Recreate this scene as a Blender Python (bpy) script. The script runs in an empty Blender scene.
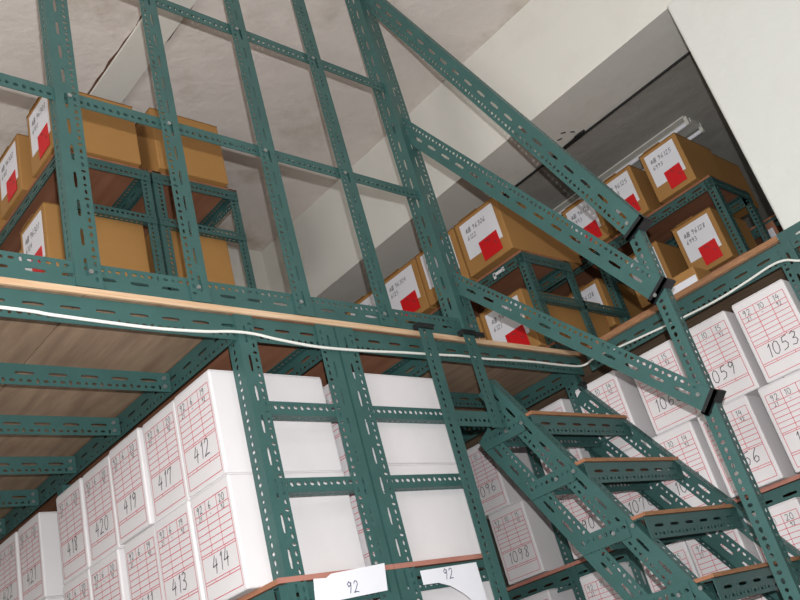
import bpy, math, random
from mathutils import Vector, Matrix

scene = bpy.context.scene
COL = scene.collection
PBX, PTX = 2.272, 2.322      # foot and top of the leaning ladder post
H = 1.5                      # camera height above the warehouse floor; heights below are measured from the camera

# ------------------------------------------------------------------ camera, light, exposure
AZ, PITCH, ROLL, FPX = 0.72586683, 0.4335413, -0.28282037, 874.39
fw = Vector((math.cos(PITCH) * math.cos(AZ), math.cos(PITCH) * math.sin(AZ), math.sin(PITCH)))
rt = Vector((math.sin(AZ), -math.cos(AZ), 0))
up = rt.cross(fw)
r2 = math.cos(ROLL) * rt + math.sin(ROLL) * up
u2 = -math.sin(ROLL) * rt + math.cos(ROLL) * up
cam_data = bpy.data.cameras.new('camera')
cam_data.sensor_width = 36
cam_data.lens = FPX / 800 * 36
cam_data.clip_start = 0.02
cam = bpy.data.objects.new('camera', cam_data)
COL.objects.link(cam)
m = Matrix((r2, u2, -fw)).transposed().to_4x4()
m.translation = Vector((0, 0, H))
cam.matrix_world = m
scene.camera = cam

world = bpy.data.worlds.new('world')
scene.world = world
world.use_nodes = True
world.node_tree.nodes['Background'].inputs[0].default_value = (0.75, 0.85, 1, 1)
world.node_tree.nodes['Background'].inputs[1].default_value = 0.05

def area(name, loc, target, size, energy, color=(1, 1, 1), sizey=None):
    l = bpy.data.lights.new(name, 'AREA')
    l.energy = energy; l.size = size; l.color = color
    if sizey: l.shape = 'RECTANGLE'; l.size_y = sizey
    o = bpy.data.objects.new(name, l)
    COL.objects.link(o)
    o.location = loc
    o.rotation_euler = (Vector(target) - Vector(loc)).to_track_quat('-Z', 'Y').to_euler()
    return o

fl = bpy.data.lights.new('camera_flash', 'SPOT')
fl.energy = 350; fl.shadow_soft_size = 0.01; fl.spot_size = math.radians(110); fl.spot_blend = 0.6
fl.color = (0.99, 0.995, 1)
flo = bpy.data.objects.new('camera_flash', fl)
COL.objects.link(flo)
floc = Vector((0, 0, H)) + r2 * 0.015 + u2 * 0.11
flo.location = floc
flo.rotation_euler = (fw).to_track_quat('-Z', 'Y').to_euler()
area('overhead_fill_light', (0.5, -1.6, H + 3.1), (1.2, 1.0, H + 1.0), 1.2, 12, (1, 0.98, 0.96), 0.3)  # unseen fill lamp added behind the camera for ambient light
area('low_left_fill_light', (-2.5, -0.8, H - 0.5), (1.8, 1.6, H + 3.2), 1.6, 48, (1, 0.97, 0.95), 1.2)  # added fill from low left, aimed up to lift the ceiling; no doorway there
area('high_left_fill_light', (-2.8, 0.2, H + 1.5), (2.6, 2.0, H + 3.7), 1.2, 90, (1, 0.985, 0.965), 1.0)  # added fill at loft height to brighten ceiling and beam side; no window there

scene.view_settings.view_transform = 'Standard'
scene.view_settings.look = 'None'
scene.view_settings.exposure = 0.0
scene.view_settings.gamma = 1
scene.view_settings.use_curve_mapping = False

# ------------------------------------------------------------------ materials
def mat(name, rgb, rough=0.6, metal=0.0, bump=0.0, bscale=40, var=0.0, vscale=5, spec=0.5, stretch=None, rgb2=None, detail=4):
    ma = bpy.data.materials.new(name)
    ma.use_nodes = True
    nt = ma.node_tree
    b = nt.nodes['Principled BSDF']
    b.inputs['Roughness'].default_value = rough
    b.inputs['Metallic'].default_value = metal
    b.inputs['Specular IOR Level'].default_value = spec
    b.inputs['Base Color'].default_value = (*rgb, 1)
    tc = nt.nodes.new('ShaderNodeTexCoord')
    mp = nt.nodes.new('ShaderNodeMapping')
    nt.links.new(tc.outputs['Object'], mp.inputs['Vector'])
    if stretch: mp.inputs['Scale'].default_value = stretch
    if var or rgb2:
        n = nt.nodes.new('ShaderNodeTexNoise')
        n.inputs['Scale'].default_value = vscale; n.inputs['Detail'].default_value = detail
        nt.links.new(mp.outputs[0], n.inputs['Vector'])
        cr = nt.nodes.new('ShaderNodeValToRGB')
        cr.color_ramp.elements[0].position = 0.35; cr.color_ramp.elements[1].position = 0.65
        c2 = rgb2 if rgb2 else tuple(min(1, c * (1 + var)) for c in rgb)
        c1 = rgb if rgb2 else tuple(c * (1 - var) for c in rgb)
        cr.color_ramp.elements[0].color = (*c1, 1); cr.color_ramp.elements[1].color = (*c2, 1)
        nt.links.new(n.outputs['Fac'], cr.inputs[0]); nt.links.new(cr.outputs[0], b.inputs['Base Color'])
    if bump:
        n = nt.nodes.new('ShaderNodeTexNoise')
        n.inputs['Scale'].default_value = bscale; n.inputs['Detail'].default_value = 5
        nt.links.new(mp.outputs[0], n.inputs['Vector'])
        bp = nt.nodes.new('ShaderNodeBump')
        bp.inputs['Strength'].default_value = bump; bp.inputs['Distance'].default_value = 0.02
        nt.links.new(n.outputs['Fac'], bp.inputs['Height']); nt.links.new(bp.outputs[0], b.inputs['Normal'])
    return ma

def s(r, g, b):              # photo colour 0-255 to linear
    f = lambda v: (v / 255 / 12.92) if v <= 10 else ((v / 255 + 0.055) / 1.055) ** 2.4
    return (f(r), f(g), f(b))

GREEN = mat('green_paint', s(52, 86, 83), 0.46, var=0.07, vscale=9, bump=0.05, bscale=120)
WHITEBOX = mat('white_carton', s(212, 208, 209), 0.7, var=0.02, vscale=6, bump=0.04, bscale=30)
KRAFT = mat('kraft_cardboard', s(164, 120, 66), 0.75, var=0.05, vscale=3, bump=0.05, bscale=60)
KRAFT_EDGE = mat('kraft_flap_edge', s(128, 90, 44), 0.8)
PAPER = mat('white_paper', s(222, 222, 228), 0.6)
RED = mat('red_paper', s(205, 12, 22), 0.55)
REDLINE = mat('red_printed_line', s(196, 70, 84), 0.7)
INK = mat('black_marker_ink', s(60, 58, 62), 0.7)
BLUEINK = mat('blue_marker_ink', s(70, 74, 110), 0.7)
PLY = mat('plywood', s(132, 108, 88), 0.7, rgb2=s(154, 130, 106), vscale=3, stretch=(9, 1.2, 3), bump=0.08, bscale=8, detail=7)
PLYRED = mat('brown_plywood', s(140, 92, 66), 0.7, rgb2=s(156, 106, 80), vscale=3, stretch=(8, 1, 3))
PLYEDGE = mat('plywood_edge', s(206, 178, 148), 0.7, rgb2=s(186, 150, 116), vscale=5, stretch=(1, 1, 30))
PLYEDGE2 = mat('raw_board_edge', s(158, 114, 80), 0.7, rgb2=s(132, 92, 62), vscale=5, stretch=(4, 4, 60))
SHELFEDGE = mat('red_board_edge', s(158, 104, 92), 0.7, rgb2=s(172, 120, 104), vscale=9)
BLACK = mat('black_rubber', s(22, 26, 28), 0.5)
CABLE = mat('white_cable_sheath', s(222, 222, 216), 0.45)
BLACKCABLE = mat('black_cable_sheath', s(14, 14, 15), 0.6)
STEEL = mat('bolt_steel', s(170, 172, 172), 0.35, metal=0.8)
FIXT = mat('white_enamel', s(200, 198, 190), 0.5)
CONC = mat('grey_concrete_floor', s(120, 118, 112), 0.8, var=0.08, vscale=2, bump=0.1)

def plaster(name, rgb, dirt, dirt_amt=0.5, bump=0.5):
    ma = bpy.data.materials.new(name); ma.use_nodes = True
    nt = ma.node_tree; b = nt.nodes['Principled BSDF']
    b.inputs['Roughness'].default_value = 0.85; b.inputs['Specular IOR Level'].default_value = 0.2
    tc = nt.nodes.new('ShaderNodeTexCoord')
    def noise(sc, det, rough=0.5):
        n = nt.nodes.new('ShaderNodeTexNoise')
        n.inputs['Scale'].default_value = sc; n.inputs['Detail'].default_value = det; n.inputs['Roughness'].default_value = rough
        nt.links.new(tc.outputs['Object'], n.inputs['Vector']); return n
    n1 = noise(1.6, 7, 0.62)
    r = nt.nodes.new('ShaderNodeValToRGB')
    r.color_ramp.elements[0].position = 0.52; r.color_ramp.elements[0].color = (0, 0, 0, 1)
    r.color_ramp.elements[1].position = 0.70; r.color_ramp.elements[1].color = (dirt_amt,) * 3 + (1,)
    nt.links.new(n1.outputs['Fac'], r.inputs[0])
    mx = nt.nodes.new('ShaderNodeMix'); mx.data_type = 'RGBA'
    mx.inputs[6].default_value = (*rgb, 1); mx.inputs[7].default_value = (*dirt, 1)
    nt.links.new(r.outputs[0], mx.inputs[0]); nt.links.new(mx.outputs[2], b.inputs['Base Color'])
    n2 = noise(7, 8, 0.6)
    bp = nt.nodes.new('ShaderNodeBump'); bp.inputs['Strength'].default_value = bump; bp.inputs['Distance'].default_value = 0.03
    nt.links.new(n2.outputs['Fac'], bp.inputs['Height']); nt.links.new(bp.outputs[0], b.inputs['Normal'])
    return ma
CEIL = plaster('stained_ceiling_plaster', s(228, 220, 214), s(176, 164, 144), 0.8, 0.4)
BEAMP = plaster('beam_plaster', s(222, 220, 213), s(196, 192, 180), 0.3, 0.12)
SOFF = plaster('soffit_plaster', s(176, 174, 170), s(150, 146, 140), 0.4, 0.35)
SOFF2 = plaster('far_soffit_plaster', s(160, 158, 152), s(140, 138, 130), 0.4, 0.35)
WALLP = plaster('white_wall_plaster', s(212, 213, 208), s(205, 204, 196), 0.5, 0.35)
RUST = mat('rusty_crack', s(96, 66, 50), 0.9)

# ------------------------------------------------------------------ mesh building
class MB:
    def __init__(self): self.v = []; self.f = []; self.mi = []
    def quad(self, a, b, c, d, k=0):
        n = len(self.v); self.v += [a, b, c, d]; self.f.append((n, n + 1, n + 2, n + 3)); self.mi.append(k)
    def box(self, x0, x1, y0, y1, z0, z1, k=0):
        n = len(self.v)
        self.v += [(x, y, z) for x in (x0, x1) for y in (y0, y1) for z in (z0, z1)]
        for q in ((0, 1, 3, 2), (4, 6, 7, 5), (0, 4, 5, 1), (2, 3, 7, 6), (0, 2, 6, 4), (1, 5, 7, 3)):
            self.f.append(tuple(n + i for i in q)); self.mi.append(k)
        return self
    def prism(self, pts, d, k=0):        # closed outline pts (3D) extruded by vector d
        n = len(self.v); c = len(pts)
        self.v += [tuple(p) for p in pts] + [tuple(Vector(p) + Vector(d)) for p in pts]
        self.f.append(tuple(range(n, n + c))); self.mi.append(k)
        self.f.append(tuple(range(n + 2 * c - 1, n + c - 1, -1))); self.mi.append(k)
        for i in range(c):
            j = (i + 1) % c
            self.f.append((n + i, n + c + i, n + c + j, n + j)); self.mi.append(k)
        return self
    def mesh(self, name, mats, smooth=False):
        me = bpy.data.meshes.new(name)
        me.from_pydata([tuple(v) for v in self.v], [], self.f)
        for mm in (mats if isinstance(mats, (list, tuple)) else [mats]): me.materials.append(mm)
        if any(self.mi): me.polygons.foreach_set('material_index', self.mi)
        if smooth: me.polygons.foreach_set('use_smooth', [True] * len(me.polygons))
        me.update()
        return me

def link(name, me, parent=None, loc=None, mw=None):
    o = bpy.data.objects.new(name, me)
    COL.objects.link(o)
    if mw is not None: o.matrix_local = mw
    elif loc is not None: o.location = loc
    if parent: o.parent = parent
    return o
def tag(o, label, cat, group=None):
    o['label'] = label; o['category'] = cat
    if group: o['group'] = group
    return o
def thing(name, loc, label, cat, group=None):
    o = bpy.data.objects.new(name, None); COL.objects.link(o); o.location = loc
    o.empty_display_size = 0.1
    return tag(o, label, cat, group)
def bevel(o, w, seg=2):
    b = o.modifiers.new('bevel', 'BEVEL'); b.width = w; b.segments = seg; b.limit_method = 'ANGLE'
    return o
def structure(name, mb, m_):
    o = link(name, mb.mesh(name, m_)); o['kind'] = 'structure'; return o

# ------------------------------------------------------------------ slotted angle iron
_cache = {}
T = 0.0028
def cell(mb, fr, u0, u1, w0, w1, cu, cw, hu, hw, k):
    """one flange cell with a hole; fr maps (u, w, t) to a point; both skins plus the wall of the hole"""
    um, wm = (u0 + u1) / 2, (w0 + w1) / 2
    mcut = min(hu, hw) * k
    outer = [(u1, wm), (u1, w1), (um, w1), (u0, w1), (u0, wm), (u0, w0), (um, w0), (u1, w0)]
    inner = [(cu + hu, cw), (cu + hu - mcut, cw + hw - mcut), (cu, cw + hw), (cu - hu + mcut, cw + hw - mcut),
             (cu - hu, cw), (cu - hu + mcut, cw - hw + mcut), (cu, cw - hw), (cu + hu - mcut, cw - hw + mcut)]
    n = len(mb.v)
    for t in (0, T):
        mb.v += [fr(u, w, t) for u, w in outer] + [fr(u, w, t) for u, w in inner]
    for i in range(8):
        j = (i + 1) % 8
        mb.f.append((n + i, n + j, n + 8 + j, n + 8 + i)); mb.f.append((n + 16 + i, n + 24 + i, n + 24 + j, n + 16 + j))
        mb.f.append((n + 8 + i, n + 8 + j, n + 24 + j, n + 24 + i))
    mb.mi += [0] * 24
def rectf(mb, fr, u0, u1, w0, w1):
    if u1 - u0 < 1e-4: return
    for t in (0, T):
        mb.quad(fr(u0, w0, t), fr(u1, w0, t), fr(u1, w1, t), fr(u0, w1, t))
def flange(mb, fr, L, w, kind):
    if kind == 'wide':
        ws = w * 0.62
        n = int(L / 0.1); off = (L - n * 0.1) / 2
        rectf(mb, fr, 0, off, 0, w); rectf(mb, fr, L - off, L, 0, w)
        for i in range(n):
            u = off + i * 0.1
            cell(mb, fr, u, u + 0.1, 0, ws, u + 0.05, w * 0.43, 0.029, 0.0058, 0.3)
            for j in range(4):
                v = u + j * 0.025
                hu, hw = ((0.0085, 0.005), (0.0055, 0.0055), (0.0085, 0.005), (0.005, 0.0085))[j]
                cell(mb, fr, v, v + 0.025, ws, w, v + 0.0125, w * 0.79, hu, hw, 0.35)
    elif kind == 'narrow':
        n = int(L / 0.025); off = (L - n * 0.025) / 2
        rectf(mb, fr, 0, off, 0, w); rectf(mb, fr, L - off, L, 0, w)
        for i in range(n):
            u = off + i * 0.025
            hu, hw = ((0.0092, 0.0065), (0.0066, 0.0066), (0.0092, 0.0065), (0.0066, 0.0088))[i % 4]
            cell(mb, fr, u, u + 0.025, 0, w, u + 0.0125, w * 0.6, hu, hw, 0.35)
    else:
        rectf(mb, fr, 0, L, 0, w)
    # outer rim and the two ends
    mb.quad(fr(0, w, 0), fr(L, w, 0), fr(L, w, T), fr(0, w, T))
    for u in (0, L): mb.quad(fr(u, 0, 0), fr(u, w, 0), fr(u, w, T), fr(u, 0, T))
def angle(name, p0, p1, a, b, wa=0.08, wb=0.045, ka='wide', kb='narrow', parent=None):
    """slotted angle with its corner edge from p0 to p1; flange A spreads along a, flange B along b"""
    p0 = Vector(p0); p1 = Vector(p1); a = Vector(a).normalized(); b = Vector(b).normalized()
    d = (p1 - p0); L = d.length; d.normalize()
    a = (a - d * a.dot(d)).normalized(); b = (b - d * b.dot(d) - a * b.dot(a)).normalized()
    if d.cross(a).dot(b) < 0: p0, p1, d = p1, p0, -d
    key = (round(L, 3), wa, wb, ka, kb)
    me = _cache.get(key)
    if me is None:
        mb = MB()
        flange(mb, lambda u, w, t: (u, w, t), L, wa, ka)
        flange(mb, lambda u, w, t: (u, t, w), L, wb, kb)
        me = mb.mesh('slotted_angle', GREEN); _cache[key] = me
    mw = Matrix((d, a, b)).transposed().to_4x4(); mw.translation = p0 + Vector((0, 0, H))
    if parent is not None: mw.translation = mw.translation - parent.location
    return link(name, me, parent, mw=mw)
def bolts(parent, pts, nrm, name='bolt'):
    """small hex bolt heads, one mesh each"""
    nrm = Vector(nrm).normalized(); q = nrm.to_track_quat('Z', 'Y').to_matrix().to_4x4()
    me = _cache.get('bolt')
    if me is None:
        mb = MB(); mb.prism([(0.0075 * math.cos(i * math.pi / 3), 0.0075 * math.sin(i * math.pi / 3), 0) for i in range(6)], (0, 0, 0.005))
        me = mb.mesh('bolt', STEEL); _cache['bolt'] = me
    for p in pts:
        mw = q.copy(); mw.translation = Vector(p) + Vector((0, 0, H)) - parent.location
        link(name, me, parent, mw=mw)
def board(name, parent, x0, x1, y0, y1, z0, z1, m_):
    mb = MB(); L = parent.location if parent else Vector((0, 0, 0))
    mb.box(x0 - L.x, x1 - L.x, y0 - L.y, y1 - L.y, z0 + H - L.z, z1 + H - L.z)
    return link(name, mb.mesh(name, m_), parent)

# ------------------------------------------------------------------ the setting
ZC, ZS = 3.30, 2.66
structure('floor', MB().box(-3, 8, -3.2, 4.4, -0.1, 0), CONC)
structure('ceiling', MB().box(-3, 8, -3.2, 4.5, H + ZC, H + ZC + 0.15), CEIL)
structure('wall_back', MB().box(-3, 8, 4.4, 4.55, 0, H + ZC), BEAMP)
structure('wall_left', MB().box(-3.15, -3, -3.2, 4.55, 0, H + ZC), WALLP)
structure('wall_front', MB().box(-3.15, 8, -3.35, -3.2, 0, H + ZC), WALLP)
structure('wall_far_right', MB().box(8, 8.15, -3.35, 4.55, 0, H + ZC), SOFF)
# concrete beam with its bright side and its soffit, then the lower far ceiling
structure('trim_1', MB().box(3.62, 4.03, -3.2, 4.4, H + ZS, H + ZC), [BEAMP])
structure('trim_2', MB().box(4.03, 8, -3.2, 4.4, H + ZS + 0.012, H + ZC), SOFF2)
# shallow rib running along the ceiling, with rusty cracks at its sides
rib = MB().box(1.815, 1.985, -3.2, 4.4, H + ZC - 0.018, H + ZC + 0.01)
structure('trim_3', rib, BEAMP)
random.seed(4)
ck = MB()
for x in (1.813, 1.988):
    y = -3.1; px_ = x; pw = 0.003
    while y < 4.3:
        L = random.uniform(0.03, 0.09); nx = x + random.uniform(-.006, .006); w = max(0.0008, min(0.009, pw + random.uniform(-.004, .004)))
        z = H + ZC - 0.0195 if abs(x - 1.9) < .08 else H + ZC - 0.0012
        ck.prism([(px_ - pw, y, H + ZC - 0.0025), (px_ + pw, y, H + ZC - 0.0025), (nx + w, y + L, H + ZC - 0.0025), (nx - w, y + L, H + ZC - 0.0025)], (0, 0, 0.002))
        px_, pw = nx, w; y += L
structure('trim_4', ck, RUST)
# plastered wall end that stands on the loft at the right
wr = MB().box(3.42, 3.62, -3.2, 0.985, H + 1.262, H + 2.535)
w_ = structure('wall_right', wr, WALLP); bevel(w_, 0.012, 3)

# ------------------------------------------------------------------ mezzanine platform
plat = thing('mezzanine_platform', (1.47, 2.0, H + 1.15), 'green slotted-angle mezzanine deck with pale plywood edge carrying the loft racks', 'platform')
XL = -0.9
angle('edge_beam', (XL, 2.0, 1.235), (3.318, 2.0, 1.235), (0, 0, -1), (0, 1, 0), 0.085, 0.045, parent=plat)
angle('edge_beam', (3.32, 1.96, 1.235), (3.32, 0.99, 1.235), (0, 0, -1), (1, 0, 0), 0.085, 0.045, parent=plat)
angle('edge_beam', (3.32, 0.985, 1.272), (3.32, -0.6, 1.272), (0, 0, -1), (1, 0, 0), 0.085, 0.045, parent=plat)
angle('side_beam', (1.465, 2.01, 1.232), (1.465, 4.35, 1.232), (0, 0, -1), (1, 0, 0), 0.085, 0.045, parent=plat)
angle('side_beam', (1.885, 2.01, 1.232), (1.885, 4.35, 1.232), (0, 0, -1), (-1, 0, 0), 0.07, 0.045, parent=plat)
angle('side_beam', (2.40, 2.01, 1.232), (2.40, 4.35, 1.232), (0, 0, -1), (-1, 0, 0), 0.08, 0.045, parent=plat)
angle('side_beam', (3.32, 2.06, 1.232), (3.32, 4.35, 1.232), (0, 0, -1), (1, 0, 0), 0.085, 0.06, parent=plat)
for y in (2.377, 2.753, 3.13, 3.50, 3.87, 4.24):
    angle('cross_beam', (XL, y, 1.212), (1.455, y, 1.212), (0, 0, -1), (0, 1, 0), 0.068, 0.04, parent=plat)
    angle('cross_beam', (2.41, y, 1.212), (3.31, y, 1.212), (0, 0, -1), (0, 1, 0), 0.068, 0.04, parent=plat)
    bolts(plat, [(1.43, y - 0.004, 1.19), (1.43, y - 0.004, 1.16)], (0, -1, 0))
board('deck_board', plat, XL, 0.996, 1.992, 4.38, 1.238, 1.256, PLY)
board('deck_board', plat, 1.001, 1.468, 1.992, 4.38, 1.238, 1.256, PLY)
board('deck_board', plat, 1.470, 2.399, 1.992, 4.38, 1.238, 1.256, PLYRED)
board('deck_board', plat, 2.401, 3.312, 1.992, 4.38, 1.238, 1.256, PLY)
board('deck_board', plat, 3.314, 5.6, 0.992, 4.38, 1.238, 1.256, PLY)
e = board('deck_edge', plat, XL, 3.312, 1.984, 1.9915, 1.2375, 1.2575, PLYEDGE); e['label'] = 'pale plywood edge strip'
e = board('deck_edge', plat, 3.305, 3.3135, 0.985, 1.983, 1.240, 1.264, PLYEDGE2); e['label'] = 'brown board edge strip'

# ------------------------------------------------------------------ lower racks
def rack_front_post(par, x, y, ax, top=1.24, w=0.065, wb=0.05, name='post'):
    return angle(name, (x, y, -1.5), (x, y, top), (ax, 0, 0), (0, 1, 0), w, wb, parent=par)

r1 = thing('storage_rack', (1.66, 2.0, 0), 'green slotted-angle rack holding the white cartons numbered 412 to 420', 'rack')
rack_front_post(r1, 1.478, 1.992, 1, wb=0.06)
rack_front_post(r1, 1.872, 1.992, -1, w=0.075)
for y in (3.262, 4.33):
    angle('post', (1.452, y, -1.5), (1.452, y, 1.145), (0, 1, 0), (1, 0, 0), 0.05, 0.05, 'narrow', 'narrow', parent=r1)
    angle('post', (1.88, y, -1.5), (1.88, y, 1.145), (0, 1, 0), (-1, 0, 0), 0.05, 0.05, 'narrow', 'narrow', parent=r1)
for z in (0.902, 0.658):
    angle('rung', (1.50, 1.996, z), (1.86, 1.996, z), (0, 0, 1), (0, 1, 0), 0.045, 0.04, 'narrow', 'narrow', parent=r1)
r2k = thing('storage_rack', (2.12, 2.0, 0), 'green slotted-angle rack behind the ladder post, white cartons seen from the side', 'rack')
rack_front_post(r2k, 1.882, 1.992, 1, w=0.08)
angle('post', (2.335, 2.50, -1.5), (2.335, 2.50, 1.145), (0, 1, 0), (-1, 0, 0), 0.05, 0.05, 'narrow', 'narrow', parent=r2k)
for z in (0.902, 0.658):
    angle('rung', (1.95, 1.996, z), (2.355, 1.996, z), (0, 0, 1), (0, 1, 0), 0.045, 0.04, 'narrow', 'narrow', parent=r2k)
b = angle('post', (PBX, 1.950, -1.5), (PTX, 1.950, 1.252), (-1, 0, 0), (0, 1, 0), 0.068, 0.02, 'narrow', 'plain', parent=r2k)
c = board('post_cap', r2k, PTX - 0.074, PTX + 0.006, 1.943, 1.972, 1.25, 1.27, BLACK); c['label'] = 'black rubber post cap'
for par, x0, x1 in ((r1, 1.455, 1.875), (r2k, 1.885, 2.335)):
    for z in (0.420, -0.32, -1.05):
        sb = board('shelf_board', par, x0 - 0.005, x1, 1.997, 4.36, z - 0.014, z, PLYRED)
        ed = board('shelf_edge', par, x0 - 0.005, x1, 1.990, 1.9965, z - 0.014, z + 0.001, SHELFEDGE); ed.parent = sb; ed['label'] = 'reddish board edge'
        angle('shelf_beam', (x0, 2.0, z - 0.017), (x1, 2.0, z - 0.017), (0, 0, -1), (0, 1, 0), 0.07, 0.045, parent=par)
        if par is r1:
            angle('shelf_beam', (1.455, 2.03, z - 0.017), (1.455, 4.33, z - 0.017), (0, 0, -1), (1, 0, 0), 0.07, 0.045, parent=par)

# right rack along the aisle
rr = thing('storage_rack', (3.55, 1.7, 0), 'long green rack along the aisle behind the stairs, holding cartons 1053 to 1098', 'rack')
for y in (0.950, 2.05):
    angle('post', (3.316, y, -1.5), (3.316, y, 1.228), (0, 1, 0), (1, 0, 0), 0.07, 0.045, 'wide', 'narrow', parent=rr)
angle('post', (3.316, 2.39, -1.5), (3.316, 2.39, 1.14), (0, 1, 0), (1, 0, 0), 0.05, 0.05, 'narrow', 'narrow', parent=rr)
angle('post', (3.80, 4.3, -1.5), (3.80, 4.3, 1.14), (0, 1, 0), (1, 0, 0), 0.05, 0.05, 'narrow', 'narrow', parent=rr)
for z in (0.419, -0.33, -1.05):
    sb = board('shelf_board', rr, 3.312, 3.80, -0.6, 4.35, z - 0.014, z, PLYRED)
    ed = board('shelf_edge', rr, 3.304, 3.3115, -0.6, 4.35, z - 0.014, z + 0.001, SHELFEDGE); ed.parent = sb; ed['label'] = 'reddish board edge'
    angle('shelf_beam', (3.32, -0.6, z - 0.017), (3.32, 4.33, z - 0.017), (0, 0, -1), (1, 0, 0), 0.08, 0.05, parent=rr)
    angle('shelf_beam', (3.80, -0.6, z - 0.017), (3.80, 4.33, z - 0.017), (0, 0, -1), (-1, 0, 0), 0.08, 0.05, parent=rr)

# ------------------------------------------------------------------ guard railing on the platform edge
gr = thing('guard_railing', (1.8, 2.0, H + 1.26), 'tall green slotted-angle guard railing of five uprights along the platform edge', 'railing')
RT = ZC - 0.01
angle('post', (0.976, 1.985, 1.262), (0.976, 1.985, RT), (1, 0, 0), (0, 1, 0), 0.078, 0.045, parent=gr)
angle('post', (1.400, 1.985, 1.262), (1.400, 1.985, RT), (-1, 0, 0), (0, 1, 0), 0.068, 0.04, parent=gr)
angle('post', (1.800, 1.985, 1.262), (1.800, 1.985, RT), (-1, 0, 0), (0, 1, 0), 0.075, 0.04, parent=gr)
angle('post', (2.180, 1.985, 1.262), (2.180, 1.985, RT), (-1, 0, 0), (0, 1, 0), 0.075, 0.04, parent=gr)
angle('post', (2.555, 1.980, 1.262), (2.555, 1.980, RT), (1, 0, 0), (0, 1, 0), 0.09, 0.085, 'wide', 'wide', parent=gr)
angle('base_rail', (XL, 1.992, 1.262), (2.64, 1.992, 1.262), (0, 0, 1), (0, 1, 0), 0.082, 0.05, parent=gr)
angle('middle_rail', (XL, 1.996, 1.974), (2.60, 1.996, 1.974), (0, 0, -1), (0, 1, 0), 0.05, 0.04, 'narrow', 'narrow', parent=gr)
angle('top_rail', (XL, 1.996, 2.575), (2.60, 1.996, 2.575), (0, 0, -1), (0, 1, 0), 0.055, 0.04, 'narrow', 'narrow', parent=gr)
c = board('end_cap', gr, 2.59, 2.652, 1.969, 1.9785, 1.259, 1.280, BLACK); c['label'] = 'black rubber corner cap'
bolts(gr, [(x, 1.983, z) for x in (1.02, 1.36, 1.75, 2.13, 2.60) for z in (1.31, 1.945, 2.545)], (0, -1, 0))

# ------------------------------------------------------------------ stair handrail
hr = thing('stair_handrail', (2.6, 1.2, 0), 'green stair handrail of three sloping slotted bars on one upright newel post', 'handrail')
angle('newel_post', (2.600, 1.165, -1.5), (2.600, 1.165, 1.295), (0, 1, 0), (1, 0, 0), 0.05, 0.04, 'narrow', 'narrow', parent=hr)
XR = 2.590
def rail(pu0, pu1, wv, corner_low, nm='sloping_rail'):
    """bar in the stair's side plane; (Y, z) of its upper edge at both ends"""
    a0 = Vector((XR, *pu0)); a1 = Vector((XR, *pu1)); d = (a1 - a0).normalized()
    n = Vector((0, -d.z, d.y)); n = n if n.z < 0 else -n
    if corner_low: o = angle(nm, a0 + n * wv, a1 + n * wv, -n, (1, 0, 0), wv, 0.05, parent=hr)
    else: o = angle(nm, a0, a1, n, (1, 0, 0), wv, 0.045, parent=hr)
    # black end cap wrapped round the lower end
    mb = MB(); e0 = a1 - d * 0.012; t = 0.006
    def pr(u, w, x): return tuple(e0 + d * u + n * w + Vector((x, 0, H)) - hr.location)
    for (u0, u1, w0, w1, x0, x1) in ((0, 0.024, -t, wv + t, -t, 0.0), (0.012, 0.024, -t, wv + t, -t, 0.055),
                                     (0, 0.024, wv, wv + t, -t, 0.055) if corner_low else (0, 0.024, -t, 0, -t, 0.055)):
        mb.prism([pr(u0, w0, x0), pr(u1, w0, x0), pr(u1, w1, x0), pr(u0, w1, x0)], (x1 - x0, 0, 0))
    c = link('end_cap', mb.mesh('end_cap', BLACK), hr); c['label'] = 'black rubber end cap'
    return o
rail((1.985, 3.27), (1.135, 1.288), 0.085, False)
rail((1.995, 2.405), (1.150, 1.055), 0.085, True)
rail((2.02, 1.61), (1.148, 0.650), 0.075, True)
bolts(hr, [(2.588, 1.19, 1.30), (2.588, 1.20, 1.02), (2.588, 1.20, 0.66)], (-1, 0, 0))

# ------------------------------------------------------------------ staircase
st = thing('staircase', (2.9, 1.2, 0), 'steep green slotted-angle staircase with thin brown treads under the handrail', 'staircase')
angle('hanger_post', (2.560, 1.950, 0.86), (2.560, 1.950, 1.25), (-1, 0, 0), (0, 1, 0), 0.062, 0.02, 'narrow', 'plain', parent=st)
c = board('post_cap', st, 2.492, 2.566, 1.943, 1.972, 1.248, 1.268, BLACK); c['label'] = 'black rubber post cap'
angle('link_bar', (2.30, 1.955, 0.925), (2.585, 1.955, 0.925), (0, 0, -1), (0, 1, 0), 0.06, 0.035, 'narrow', 'narrow', parent=st)
def stringer(x, y0, z0, slope, width, bdir):
    d = Vector((0, -1, -slope)).normalized(); n = Vector((0, slope, -1)).normalized()
    zb = -1.49
    def at(w, z):   # point on the line offset w below the upper edge, at height z
        p = Vector((x, y0, z0)) + n * w
        return p + d * ((z - p.z) / d.z)
    angle('stringer', at(0, z0), at(0, zb), n, (bdir, 0, 0), 0.08, 0.045, parent=st)
    angle('stringer', at(width, z0 - 0.21), at(width, zb), -n, (bdir, 0, 0), 0.08, 0.045, parent=st)
    return at
atL = stringer(2.595, 1.978, 1.075, 1.80, 0.225, 1)
atR = stringer(3.255, 1.99, 1.085, 1.53, 0.205, -1)
c = board('post_cap', st, 3.235, 3.262, 1.975, 2.005, 1.07, 1.10, BLACK); c['label'] = 'black rubber stringer cap'
tr = [(1.845, 0.882)]
while tr[-1][1] > -1.2: tr.append((tr[-1][0] - 0.148, tr[-1][1] - 0.243))
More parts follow.
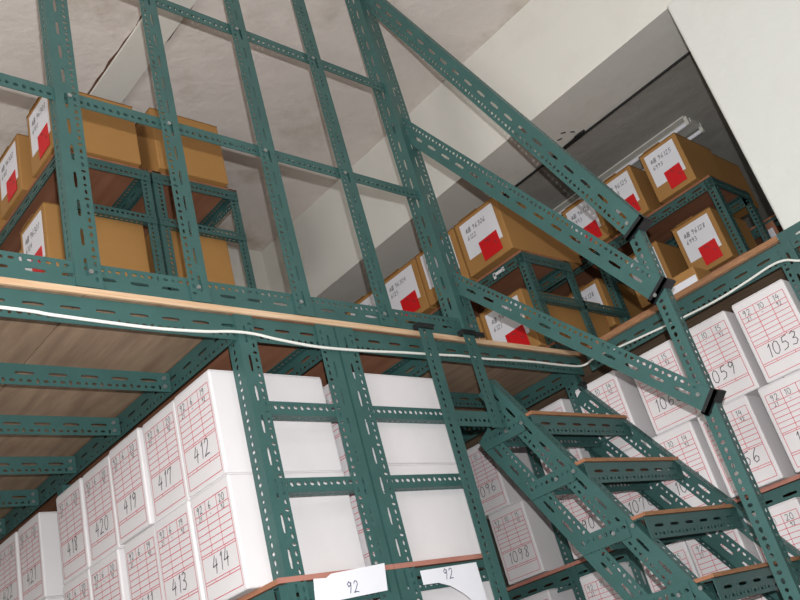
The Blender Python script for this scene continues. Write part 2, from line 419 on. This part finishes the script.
for y, z in tr:
    tb = board('tread', st, 2.602, 3.248, y + 0.001, y + 0.165, z - 0.012, z, PLYRED)
    ed = board('tread_edge', st, 2.602, 3.248, y - 0.006, y, z - 0.012, z + 0.001, PLYEDGE2); ed.parent = tb; ed['label'] = 'bare wooden tread edge'
    angle('tread_angle', (2.602, y, z - 0.014), (3.248, y, z - 0.014), (0, 0, -1), (0, 1, 0), 0.075, 0.045, parent=st)
    angle('tread_angle', (2.602, y + 0.165, z - 0.014), (3.248, y + 0.165, z - 0.014), (0, 0, -1), (0, -1, 0), 0.06, 0.045, 'narrow', 'narrow', parent=st)
    for x, at, bd in ((2.588, atL, 1), (3.262, atR, -1)):
        ya = at(0.02, z - 0.02).y; yb = at(0.20, z - 0.02).y
        angle('tread_bracket', (x, ya, z - 0.06), (x, yb, z - 0.06), (0, 0, 1), (bd, 0, 0), 0.06, 0.03, 'narrow', 'narrow', parent=st)
    bolts(st, [(2.585, y + 0.04, z - 0.03), (2.585, y + 0.12, z - 0.03)], (-1, 0, 0))

# ------------------------------------------------------------------ stroke lettering
SF = {
 '0': [[(.3, 1), (.1, .85), (.02, .5), (.1, .12), (.3, 0), (.5, .15), (.56, .5), (.48, .88), (.3, 1)]],
 '1': [[(.18, .8), (.34, 1), (.26, 0)]],
 '2': [[(.06, .8), (.2, 1), (.45, .95), (.5, .7), (.3, .35), (.0, 0), (.3, .06), (.58, .02)]],
 '3': [[(.08, .9), (.3, 1), (.5, .85), (.42, .62), (.2, .53), (.45, .45), (.55, .22), (.35, 0), (.04, .08)]],
 '4': [[(.3, 1), (.04, .42), (.56, .46)], [(.46, .8), (.38, 0)]],
 '5': [[(.14, .95), (.1, .58), (.35, .6), (.52, .36), (.4, .08), (.05, 0)], [(.14, .95), (.56, 1)]],
 '6': [[(.45, 1), (.16, .65), (.04, .25), (.2, 0), (.45, .08), (.5, .32), (.3, .46), (.08, .3)]],
 '7': [[(.04, .7), (.1, .93), (.54, .97), (.36, .5), (.26, 0)]],
 '8': [[(.48, .88), (.28, 1), (.1, .8), (.3, .52), (.48, .22), (.28, 0), (.08, .18), (.28, .5), (.5, .78), (.48, .88)]],
 '9': [[(.46, .8), (.26, 1), (.06, .78), (.2, .55), (.44, .68), (.5, .9), (.44, .4), (.3, 0)]],
 '-': [[(.05, .5), (.5, .54)]],
 '/': [[(.1, 0), (.5, 1)]],
 'h': [[(.05, .6), (.3, 1)], [(.1, .1), (.3, .4), (.3, .0)], [(.4, .9), (.3, .55), (.52, .5), (.36, .1)]],
 'Y': [[(.25, 1), (.36, .9)], [(.15, .78), (.34, .8), (.34, .06), (.24, .12)], [(.02, .55), (.22, .55), (.02, .15)], [(.6, .72), (.36, .5), (.66, .08)]],
 'C': [[(.1, 1), (.56, 1), (.56, .55), (.1, .55), (.1, 1)], [(.1, .78), (.56, .78)], [(.05, .42), (.6, .42), (.6, 0), (.05, 0), (.05, .42)], [(.05, .2), (.6, .2)]],
}
def writing(mb, text, y, z, h, wd, x=0.0, k=0, slant=0.0, gap=0.74, rot=0.0):
    """write on a face that looks along -X; text runs towards -Y, up is +Z"""
    pos = 0.0
    for ch in text:
        if ch == ' ': pos += 0.45; continue
        for stroke in SF.get(ch, []):
            pts = []
            for (px, pz) in stroke:
                uu = (pos + px * 0.92 + slant * pz) * h; vv = pz * h
                if rot: uu, vv = uu * math.cos(rot) - vv * math.sin(rot), uu * math.sin(rot) + vv * math.cos(rot)
                pts.append((y - uu, z + vv))
            for (a0, b0), (a1, b1) in zip(pts, pts[1:]):
                d = Vector((a1 - a0, b1 - b0)); L = d.length
                if L < 1e-6: continue
                d /= L; n = Vector((-d.y, d.x)) * wd / 2; e = d * wd * 0.3
                mb.quad((x, a0 - e.x + n.x, b0 - e.y + n.y), (x, a0 - e.x - n.x, b0 - e.y - n.y),
                        (x, a1 + e.x - n.x, b1 + e.y - n.y), (x, a1 + e.x + n.x, b1 + e.y + n.y), k)
        pos += (0.5 if ch == '1' else gap)

# ------------------------------------------------------------------ white document cartons
BX, BY, BZ = 0.44, 0.222, 0.330
def carton_body(dx, dy, dz, lid=True):
    mb = MB(); mb.box(0, dx, -dy / 2, dy / 2, 0, dz)
    return mb
body_mesh = carton_body(BX, BY, BZ).mesh('carton_body', WHITEBOX)
flap = MB()                              # closed top flaps: two leaves with the seam between them
flap.box(0.004, BX - 0.004, -BY / 2 + 0.004, -0.0015, BZ, BZ + 0.003)
flap.box(0.004, BX - 0.004, 0.0015, BY / 2 - 0.004, BZ, BZ + 0.003)
flap_mesh = flap.mesh('top_flap', WHITEBOX)
form = MB()                              # printed form: header, five rows in three columns, number field, foot
fy0, fy1, ft, fb = BY / 2 - 0.018, -BY / 2 + 0.016, BZ - 0.034, 0.016
FH = ft - fb; LW = 0.0011; fx = -0.0009
def hline(fr, y0=fy0, y1=fy1, w=LW): z = ft - FH * fr; form.quad((fx, y0, z - w), (fx, y1, z - w), (fx, y1, z + w), (fx, y0, z + w))
def vline(y, f0, f1): form.quad((fx, y - LW, ft - FH * f0), (fx, y + LW, ft - FH * f0), (fx, y + LW, ft - FH * f1), (fx, y - LW, ft - FH * f1))
for fr in (0, .12, .19, .26, .33, .40, .47, .535, .56, .81, .84, 1.0): hline(fr)
vline(fy0, 0, 1); vline(fy1, 0, 1)
for q in (1 / 3, 2 / 3): vline(fy0 + (fy1 - fy0) * q, 0, .535)
for q in (.3, .7):
    y = fy0 + (fy1 - fy0) * q; vline(y, .535, .56); vline(y, .81, .84)
form_mesh = form.mesh('printed_form', REDLINE)
rnd = random.Random(7)
boxes = []
def white_box(x, y_near, z, number, date, label, group, yaw=0.0, dy=BY):
    """y_near: the side nearer the camera's row; front face at x looking along -X"""
    o = thing('document_carton', (x, y_near + BY / 2, H + z), label, 'carton', group)
    o.rotation_euler[2] = yaw
    b_ = link('body', body_mesh, o); bevel(b_, 0.006, 2)
    link('top_flap', flap_mesh, o)
    p = link('printed_form', form_mesh, o); p['label'] = 'red printed form lines'
    mb = MB(); colw = (fy0 - fy1) / 3
    for i, tx in enumerate(date):
        writing(mb, tx, fy0 - colw * i - 0.014 + rnd.uniform(-.003, .003), ft - FH * .105, 0.023, 0.0019, fx - 0.0008)
    for i, tx in enumerate(('21', '-', '92')):
        writing(mb, tx, fy0 - colw * i - 0.02, ft - FH * .182, 0.014, 0.0016, fx - 0.0008)
    if number:
        hh = 0.05
        wtx = sum(.5 if ch == '1' else .74 for ch in number) * hh
        writing(mb, number, (fy0 + fy1) / 2 + wtx / 2 + rnd.uniform(-.008, .008), ft - FH * .79 + 0.006, hh, 0.0030, fx - 0.0008, slant=0.12, rot=rnd.uniform(0.02, 0.1))
    t_ = link('handwriting', mb.mesh('handwriting', INK), p); t_['label'] = 'black handwritten numbers'
    boxes.append(o)
    return o
G1 = 'white cartons in the left rack'
YS = [2.085, 2.312, 2.545, 2.790, 3.025]
top = [('412', ('92', '6', '19')), ('417', ('92', '6', '20')), ('419', ('92', '6', '20')), ('420', ('92', '6', '20')), ('418', ('92', '6', '20'))]
bot = [('414', ('92', '6', '20')), ('413', ('92', '6', '19')), ('411', ('92', '6', '19')), ('', ('92', '6', '20')), ('', ('92', '6', '20'))]
lab_t = ['upper white carton marked 412, its plain side showing at the rack corner', 'upper white carton marked 417 next to carton 412',
         'upper white carton marked 419 between cartons 417 and 420', 'upper white carton marked 420 between cartons 419 and 418',
         'upper white carton marked 418 against the inner rack post']
lab_b = ['lower white carton marked 414 at the rack corner, below carton 412', 'lower white carton marked 413 below carton 417',
         'lower white carton marked 411, below carton 419', 'lower white carton under carton 420, number cut off by the frame',
         'lower white carton under carton 418, beside the inner rack post']
for i, y in enumerate(YS):
    jx = (0, .004, -.006, .005, .002)[i]
    white_box(1.412 + jx, y, 0.755, *top[i], lab_t[i], G1)
    white_box(1.412 - jx, y - 0.004, 0.421, *bot[i], lab_b[i], G1)
far = ['first carton beyond the inner post of the left rack', 'second carton beyond the inner post of the left rack', 'third carton beyond the inner post of the left rack']
for i, y in enumerate((3.41, 3.655, 3.90)):
    white_box(1.412, y, 0.755, '42' + str(i + 1), ('92', '6', '20'), 'upper row white carton, ' + far[i], G1, dy=BY)
    white_box(1.412, y, 0.421, '', ('92', '6', '20'), 'lower row white carton, ' + far[i], G1)
G2 = 'white cartons in the rack behind the ladder post'
for z, nm in ((0.755, 'upper'), (0.421, 'lower')):
    white_box(1.915 - (0.012 if nm == 'lower' else 0), 2.03, z, '', ('92', '6', '20'), nm + ' white carton side-on behind the rungs, right of the double post', G2)
    white_box(1.915, 2.27, z, '', ('92', '6', '20'), nm + ' white carton just behind the side-on one right of the double post', G2)
white_box(1.915, 2.03, -0.319, '', ('92', '6', '20'), 'white carton on the bottom shelf under the torn paper', G2)
white_box(1.915, 2.03, 0.024, '', ('92', '6', '20'), 'white carton showing below the torn paper sign', G2)
white_box(1.412, 2.085, 0.024, '', ('92', '6', '20'), 'white carton directly behind the paper sign marked 92, under the shelf', G1)
white_box(1.412, 2.085, -0.319, '', ('92', '6', '20'), 'white carton on the bottom shelf under the paper marked 92', G1)
G3 = 'white cartons in the long rack behind the stairs'
up_ = [(0.725, '1050', ('92', '10', '14'), 'upper white carton past the end post at the right edge'),
       (1.022, '1053', ('92', '10', '14'), 'upper white carton marked 1053 next to the end post'),
       (1.275, '1059', ('92', '10', '15'), 'upper white carton marked 1059, partly behind the newel post'),
       (1.530, '1060', ('92', '10', '15'), 'upper white carton left of the newel post, above the lowest handrail bar'),
       (1.825, '1064', ('92', '10', '14'), 'upper white carton between the lowest handrail bar and the right stringer top'),
       (2.125, '1068', ('92', '10', '14'), 'upper white carton showing over the top tread'),
       (2.595, '1096', ('92', '10', '15'), 'upper white carton marked 1096 left of the stair stringer')]
mid = [(0.82, '1047', ('92', '10', '15'), 'middle row white carton cut by the right edge of the photo'),
       (1.07, '1051', ('92', '10', '15'), 'middle row white carton under carton 1053'),
       (1.337, '1056', ('92', '10', '14'), 'middle row white carton marked 1056 right of the newel post'),
       (1.59, '1058', ('92', '10', '14'), 'middle row white carton left of carton 1056, behind the newel post'),
       (1.83, '1070', ('92', '10', '14'), 'middle row white carton seen between the second and third treads'),
       (2.125, '1090', ('92', '10', '14'), 'middle row white carton showing through the left stringer'),
       (2.52, '1098', ('92', '10', '15'), 'middle row white carton marked 1098 left of the stair stringer')]
LOWZ = 0.012
low = [(1.09, '1030', ('92', '10', '20'), 'bottom row white carton in the lower right corner'),
       (1.327, '1032', ('92', '10', '20'), 'bottom row white carton right of the newel post'),
       (1.585, '1034', ('92', '10', '15'), 'bottom row white carton behind the newel post foot'),
       (1.815, '1036', ('91', '10', '15'), 'bottom row white carton seen above the fourth tread'),
       (2.13, '1038', ('92', '10', '15'), 'bottom row white carton right of the inner post, below the left stringer'),
       (2.53, '1041', ('92', '10', '15'), 'bottom row white carton below carton 1098')]
for lst, z in ((up_, 0.755), (mid, 0.421), (low, LOWZ)):
    for (y, n_, d_, l_) in lst:
        white_box(3.262 + rnd.uniform(-.004, .004), y, z, n_, d_, l_, G3, yaw=rnd.uniform(-.006, .006))
# the bottom row stands on a low stack: second carton under each
LOWL = ['lowest white carton, ' + q for q in ('in the lower right corner, mostly out of frame', 'right of the newel post foot', 'behind the newel post foot', 'behind the fourth tread', 'below the left stringer', 'in the stack below carton 1098')]
for i, (y, n_, d_, l_) in enumerate(low):
    white_box(3.262, y, -0.329 + 0.0, '', d_, LOWL[i], G3)

# ------------------------------------------------------------------ brown kraft cartons
def kraft_box(x, y_near, z, dx, dy, dz, text, label, group, labelled=True, lw=None, kind=0, seam=False):
    o = thing('brown_carton', (x, y_near + dy / 2, H + z), label, 'carton', group)
    key = ('kraft', dx, dy, dz)
    if key not in _cache: _cache[key] = carton_body(dx, dy, dz).mesh('carton_body', KRAFT)
    b_ = link('body', _cache[key], o); bevel(b_, 0.005, 2)
    mb = MB()
    mb.box(-0.002, dx + 0.001, 0.0015, dy / 2 + 0.001, dz - 0.001, dz + 0.004); mb.box(0.0, dx, -dy / 2, -0.0015, dz - 0.001, dz + 0.003)
    mb.box(-0.003, 0.04, -0.02, dy * 0.36, dz + 0.003, dz + 0.009)
    link('top_flap', mb.mesh('top_flap', KRAFT_EDGE), o)
    if labelled:
        lw = lw or dy * 0.78; lh = dz * 0.66
        mb = MB(); ly = dy * 0.39; lz1 = dz * 0.93; lz0 = lz1 - lh
        mb.box(-0.0022, -0.0004, ly - lw, ly, lz0, lz1)
        l_ = link('label_sheet', mb.mesh('label_sheet', PAPER), o); l_['label'] = 'white paper label'
        mb = MB(); sq = dz * 0.36; ry = ly - lw * 0.36
        a = Vector((-0.0045, ry, lz0 + sq * 0.42)); w_ = Vector((0, -dy * 0.42, sq * 0.03)); h_ = Vector((0, dy * .012, sq))
        a = a - h_ * 0.95
        mb.prism([a, a + w_, a + w_ + h_, a + h_], (0.0018, 0, 0))
        r_ = link('red_sticker', mb.mesh('red_sticker', RED), o); r_['label'] = 'red square sticker'
        mb = MB(); hh = dz * 0.085
        writing(mb, 'YC ' + text[0], ly - lw * 0.12, lz1 - dz * 0.21, hh, 0.0026, -0.0030, slant=.15, gap=.72)
        writing(mb, text[1], ly - lw * 0.12, lz1 - dz * 0.34, hh * 0.9, 0.0024, -0.0030, slant=.15, gap=.7)
        t_ = link('handwriting', mb.mesh('handwriting', INK), l_); t_['label'] = 'black handwritten numbers'
        mb = MB()
        for (yy, zz, ln) in ((-.14, .62, .06), (-.2, .55, .04), (-.3, .3, .05), (-.34, .2, .03)):
            mb.box(-0.0052, -0.0046, ry + yy * dy - ln * dy, ry + yy * dy, lz0 + sq * (zz - .3), lz0 + sq * (zz - .3) + 0.004)
        link('sticker_writing', mb.mesh('sticker_writing', INK), r_)
    return o

# loft rack U (right of the railing, along the stair head)
def frame_rack(par, x0, x1, y0, y1, zs, levels, posts_y, ladder=(), tw=0.05, under=PLYRED):
    for y in posts_y:
        last = abs(y - y0) < 1e-6
        for x, ax in ((x0, 1), (x1, -1)):
            angle('post', (x, y, 1.258), (x, y, zs), (ax, 0, 0), (0, 1, 0), tw, 0.045, 'narrow', 'narrow', parent=par)
    for z in levels:
        angle('shelf_beam', (x0 - 0.002, y0 - 0.003, z - 0.013), (x1, y0 - 0.003, z - 0.013), (0, 0, -1), (0, 1, 0), 0.06, 0.04, 'narrow', 'narrow', parent=par)
        angle('shelf_beam', (x0, y0, z - 0.013), (x0, y1, z - 0.013), (0, 0, -1), (1, 0, 0), 0.06, 0.04, 'wide', 'narrow', parent=par)
        angle('shelf_beam', (x1, y0, z - 0.013), (x1, y1, z - 0.013), (0, 0, -1), (-1, 0, 0), 0.06, 0.04, 'wide', 'narrow', parent=par)
        board('shelf_board', par, x0 - 0.004, x1 + 0.004, y0, y1, z - 0.012, z, under)
    for z in ladder:
        angle('rung', (x0, y0 - 0.004, z), (x1, y0 - 0.004, z), (0, 0, 1), (0, 1, 0), 0.045, 0.03, 'narrow', 'narrow', parent=par)

ru = thing('storage_rack', (3.74, 3.0, H + 1.256), 'green loft rack behind the stair head, holding brown cartons marked 96306', 'rack')
frame_rack(ru, 3.53, 3.95, 2.225, 4.3, 1.988, (1.99, 1.45), (2.225, 3.3, 4.25), ladder=(1.69,))
GU = 'brown cartons on the loft rack behind the stair head'
uy = [(2.222, '96306', '6122', 'big brown carton marked 96306 with a red square, nearest on the upper shelf'),
      (2.552, '96306', '6124', 'brown carton with a torn white label, partly behind the tall railing post'),
      (2.880, '96304', '6125', 'brown carton with a bent red sticker, between the last two railing uprights'),
      (3.215, '96304', '6126', 'farthest brown carton low behind the fourth railing upright')]
for (y, a_, b__, l_) in uy:
    o = kraft_box(3.465, y, 1.992, 0.62, 0.318, 0.325, (a_, b__), l_, GU)
for (y, a_, l_) in ((2.272, '96121', 'lower brown carton marked with a large red square, just above the deck edge'),
                    (2.585, '96122', 'lower brown carton left of the one above the deck edge, in the shade')):
    kraft_box(3.475, y, 1.452, 0.72, 0.30, 0.325, (a_, '6121'), l_, GU)
clip = MB(); clip.box(-.004, 0, -.035, .03, -.004, .012); clip.box(-.004, 0, .02, .035, -.018, .016); clip.box(-.004, 0, -.045, -.03, -.006, .003); clip.box(-.004, 0, -.045, -.03, .008, .016)
o = link('shelf_clip', clip.mesh('shelf_clip', PAPER), loc=(3.522, 2.40, H + 1.945)); tag(o, 'small white forked clip on the beam under the 96306 carton', 'clip')

# loft rack V, second row deeper in the loft at the right
angle('rung', (3.93, 2.221, 1.69), (4.34, 2.221, 1.69), (0, 0, 1), (0, 1, 0), 0.045, 0.03, 'narrow', 'narrow', parent=ru)
rv = thing('storage_rack', (4.6, 2.8, H + 1.256), 'dark green loft rack at the right with brown cartons marked 96125 on two shelves', 'rack')
frame_rack(rv, 4.345, 4.80, 1.455, 4.25, 2.152, (2.155, 1.665), (1.455, 2.23, 3.3, 4.2))
angle('brace', (4.36, 1.46, 1.30), (4.78, 1.46, 1.62), (1, 0, 0), (0, 1, 0), 0.045, 0.04, 'narrow', 'narrow', parent=rv)
GV = 'brown cartons on the dark loft rack at the right'
for i, (y, dy) in enumerate(((1.51, .245), (1.825, .235), (2.105, .24), (2.40, .24), (2.68, .24), (3.0, .24))):
    kraft_box(4.30, y, 2.157, 0.42, dy, 0.312, ('96125', '6993'),
              ('nearest', 'second', 'third', 'fourth', 'fifth', 'sixth')[i] + ' brown carton from the wall on the upper shelf of the dark loft rack', GV)
kraft_box(4.73, 1.52, 2.157, 0.36, .245, 0.30, ('96125', '6993'), 'dark brown carton behind the nearest one on the upper shelf by the wall', GV, labelled=False)
for i, (y, dy) in enumerate(((1.515, .245), (1.865, .235), (2.285, .24), (2.56, .24), (2.84, .24))):
    kraft_box(4.30, y, 1.667, 0.42, dy, 0.305, ('96128', '6993'),
              ('nearest', 'second', 'third', 'fourth', 'fifth')[i] + ' brown carton from the wall on the lower shelf of the dark loft rack', GV)
# small carton lying on the deck edge
sc = thing('small_brown_carton', (3.45, 1.39, H + 1.258), 'small plain brown carton with a white strip, on the deck edge beside the newel post', 'carton')
o = link('body', MB().box(0, 0.2, 0, 0.19, 0, 0.132).mesh('small_carton_body', KRAFT), sc); bevel(o, 0.004)
o = link('label_strip', MB().box(-0.002, -0.0003, 0.005, 0.17, 0.058, 0.092).mesh('label_strip', PAPER), sc); o['label'] = 'white paper strip'
# dark rack W further right with files
rw = thing('storage_rack', (5.3, 1.9, H + 1.256), 'dark rack in the shadow next to the white wall edge', 'rack')
frame_rack(rw, 5.0, 5.4, 1.30, 2.9, 2.05, (1.70, 2.03), (1.30, 2.85))
for i, (y, l_) in enumerate(((1.335, 'dark file box with a white spine label in the shadow by the wall edge'), (1.46, 'dark file box left of the one by the wall edge, small white spine label'))):
    t_ = thing('file_box', (4.99, y, H + 1.702), l_, 'file box', 'file boxes in the shadow by the wall')
    o = link('body', MB().box(0, .3, 0, .085, 0, .30).mesh('file_body', PLYRED), t_); bevel(o, .003)
    o = link('spine_label', MB().box(-.002, -.0003, .02, .065, .13, .26).mesh('spine_label', PAPER), t_); o['label'] = 'white spine label'

# loft rack L (left)
rl = thing('storage_rack', (1.9, 3.4, H + 1.256), 'green loft rack at the left behind the railing, with brown cartons on two shelves', 'rack')
frame_rack(rl, 1.485, 1.93, 3.05, 4.3, 2.655, (2.655, 2.02), (3.05, 4.25), ladder=(2.335,))
frame_rack(rl, 1.945, 2.43, 3.05, 4.3, 2.655, (2.655, 2.02), (3.05, 4.25), ladder=(2.335,))
GL = 'brown cartons on the left loft rack'
kraft_box(1.465, 3.03, 2.66, 0.42, 0.27, 0.355, ('96301', '6101'), 'upper brown carton behind the first railing upright, white label and red square', GL)
kraft_box(1.455, 3.40, 2.66, 0.43, 0.27, 0.33, ('96302', '6102'), 'upper brown carton at the left photo edge, beside the first railing upright', GL)
kraft_box(1.43, 3.76, 2.657, 0.455, 0.27, 0.33, ('96303', '6103'), 'upper brown carton at the very back of the left loft rack', GL)
kraft_box(1.975, 3.02, 2.66, 0.395, 0.27, 0.375, ('', ''), 'upper brown carton behind the second railing upright, plain side', GL, labelled=False)
kraft_box(1.415, 3.10, 2.022, 0.47, 0.27, 0.355, ('96301', '6104'), 'lower brown carton with label, left of the first railing upright', GL)
kraft_box(1.455, 3.43, 2.022, 0.43, 0.27, 0.34, ('96302', '6105'), 'lower brown carton at the left photo edge, behind its neighbour', GL)
kraft_box(1.96, 3.10, 2.022, 0.385, 0.27, 0.355, ('', ''), 'lower brown carton behind the second railing upright, plain side', GL, labelled=False)

# ------------------------------------------------------------------ cables, papers, fixture
def tube(name, pts, r, m_, label, cat):
    cu = bpy.data.curves.new(name, 'CURVE'); cu.dimensions = '3D'; cu.bevel_depth = r; cu.bevel_resolution = 3
    sp = cu.splines.new('POLY'); P = [Vector(p) for p in pts]; Q = []
    for i in range(len(P) - 1):                   # Catmull-Rom
        a, b_, c_, d_ = P[max(i - 1, 0)], P[i], P[i + 1], P[min(i + 2, len(P) - 1)]
        for k in range(6):
            t = k / 6
            Q.append(0.5 * ((2 * b_) + (c_ - a) * t + (2 * a - 5 * b_ + 4 * c_ - d_) * t * t + (3 * b_ - a - 3 * c_ + d_) * t ** 3))
    Q.append(P[-1]); sp.points.add(len(Q) - 1)
    for i, q in enumerate(Q): sp.points[i].co = (q.x, q.y, q.z + H, 1)
    cu.materials.append(m_)
    tmp = bpy.data.objects.new(name, cu); COL.objects.link(tmp)
    dg = bpy.context.evaluated_depsgraph_get(); me = bpy.data.meshes.new_from_object(tmp.evaluated_get(dg))
    bpy.data.objects.remove(tmp)
    me.polygons.foreach_set('use_smooth', [True] * len(me.polygons))
    return tag(link(name, me), label, cat)
CABLE_PTS = []   # filled below from measured heights on the beam faces
for x, z in ((-0.9, 1.19), (-0.3, 1.18), (0.20, 1.168), (0.78, 1.164), (0.9, 1.158), (1.08, 1.152), (1.2, 1.150), (1.35, 1.156), (1.45, 1.166), (1.53, 1.166), (1.62, 1.155), (1.78, 1.143), (1.98, 1.146), (2.16, 1.155), (2.36, 1.162), (2.50, 1.168), (2.63, 1.166), (2.78, 1.172), (2.95, 1.176), (3.15, 1.176)):
    y = 1.980
    CABLE_PTS.append((x, y, z))
CABLE_PTS += [(3.27, 1.965, 1.176), (3.298, 1.90, 1.190), (3.300, 1.76, 1.178), (3.300, 1.5, 1.158), (3.300, 1.3, 1.15), (3.300, 1.15, 1.158), (3.300, 1.05, 1.166), (3.296, 0.99, 1.155), (3.296, 0.93, 1.12), (3.30, 0.80, 1.09), (3.30, 0.5, 1.07)]
tube('power_cable', CABLE_PTS, 0.0048, CABLE, 'white power cable strung along the green deck beam and round the corner', 'cable')
tube('ceiling_cable', [(4.03, 4.3, 2.652), (4.03, 2.1, 2.652), (4.03, 1.945, 2.652), (4.005, 1.925, 2.652), (4.005, 1.86, 2.652), (4.03, 1.83, 2.652), (4.03, -1.0, 2.652)], 0.0075, BLACKCABLE, 'black cable running along the grey soffit, with a small kink', 'cable')
# papers hanging from the shelf beams
pa = thing('paper_sign', (1.69, 1.975, H + 0.41), 'white paper sign reading 92 hung below the double row of cartons', 'sign')
def paper(par, outline, txt, y, nm):
    mb = MB(); mb.prism([(x - par.location.x, y - par.location.y, z + H - par.location.z) for x, z in outline], (0, 0.0012, 0))
    link('sheet', mb.mesh('sheet', PAPER), par)
    m2 = MB(); writing(m2, '92', 0, 0, 0.032, 0.0026, 0, slant=.1)
    m2.v = [(-v[1] + txt[0] - par.location.x, y - 0.001 - par.location.y, v[2] + txt[1] + H - par.location.z) for v in m2.v]
    o = link('handwriting', m2.mesh('handwriting', BLUEINK), par); o['label'] = 'blue handwritten 92'
paper(pa, [(1.556, 0.404), (1.60, 0.402), (1.62, 0.412), (1.828, 0.424), (1.815, 0.345), (1.545, 0.334)], (1.665, 0.352), 1.975, 0)
pb = thing('paper_sign', (2.12, 1.975, H + 0.40), 'torn white paper sign reading 92 on the shelf beam right of the double post', 'sign')
paper(pb, [(1.965, 0.388), (2.225, 0.392), (2.225, 0.20), (2.175, 0.20), (2.165, 0.27), (2.13, 0.30), (2.08, 0.33), (2.03, 0.345), (1.965, 0.345)], (2.06, 0.352), 1.975, 0)

# fluorescent fitting on the far soffit
fx_ = thing('fluorescent_fitting', (4.66, 1.5, H + ZS), 'long white unlit fluorescent fitting on the grey soffit above the brown cartons', 'light fitting')
zz = 0.012
link('housing', MB().box(-0.05, 0.05, 0.0, 1.25, zz - 0.03, zz - 0.001).mesh('housing', FIXT), fx_)
for xx in (-0.085, 0.085):
    for yy in (0.0, 1.22): link('lamp_holder', MB().box(xx - .012, xx + .012, yy, yy + .02, zz - .06, zz - .002).mesh('lamp_holder', FIXT), fx_)
link('reflector', MB().box(-0.11, 0.11, 0.01, 1.24, zz - 0.008, zz - 0.0005).mesh('reflector', FIXT), fx_)
def rod(x0, y0, y1, z, r):
    mb = MB(); mb.prism([(x0 + r * math.cos(i * math.pi / 6), y0, z + r * math.sin(i * math.pi / 6)) for i in range(12)], (0, y1 - y0, 0)); return mb
for xx in (-0.085, 0.085):
    o = link('tube', rod(xx, .02, 1.22, zz - .045, .013).mesh('tube', PAPER), fx_); o['label'] = 'unlit white tube'
# small marks and hooks in the soffit near the cable
for i, (x, y) in enumerate(((3.93, 1.98), (3.90, 1.93), (3.95, 1.90))):
    o = link('ceiling_hook', MB().box(-.0015, .0015, -.014, .014, -.006, 0).mesh('ceiling_hook', BLACK), loc=(x, y, H + ZS - 0.0005)); o.rotation_euler[2] = .5 + i * .3
    tag(o, 'small dark metal stub in the soffit near the cable kink', 'hook', 'metal stubs in the soffit')
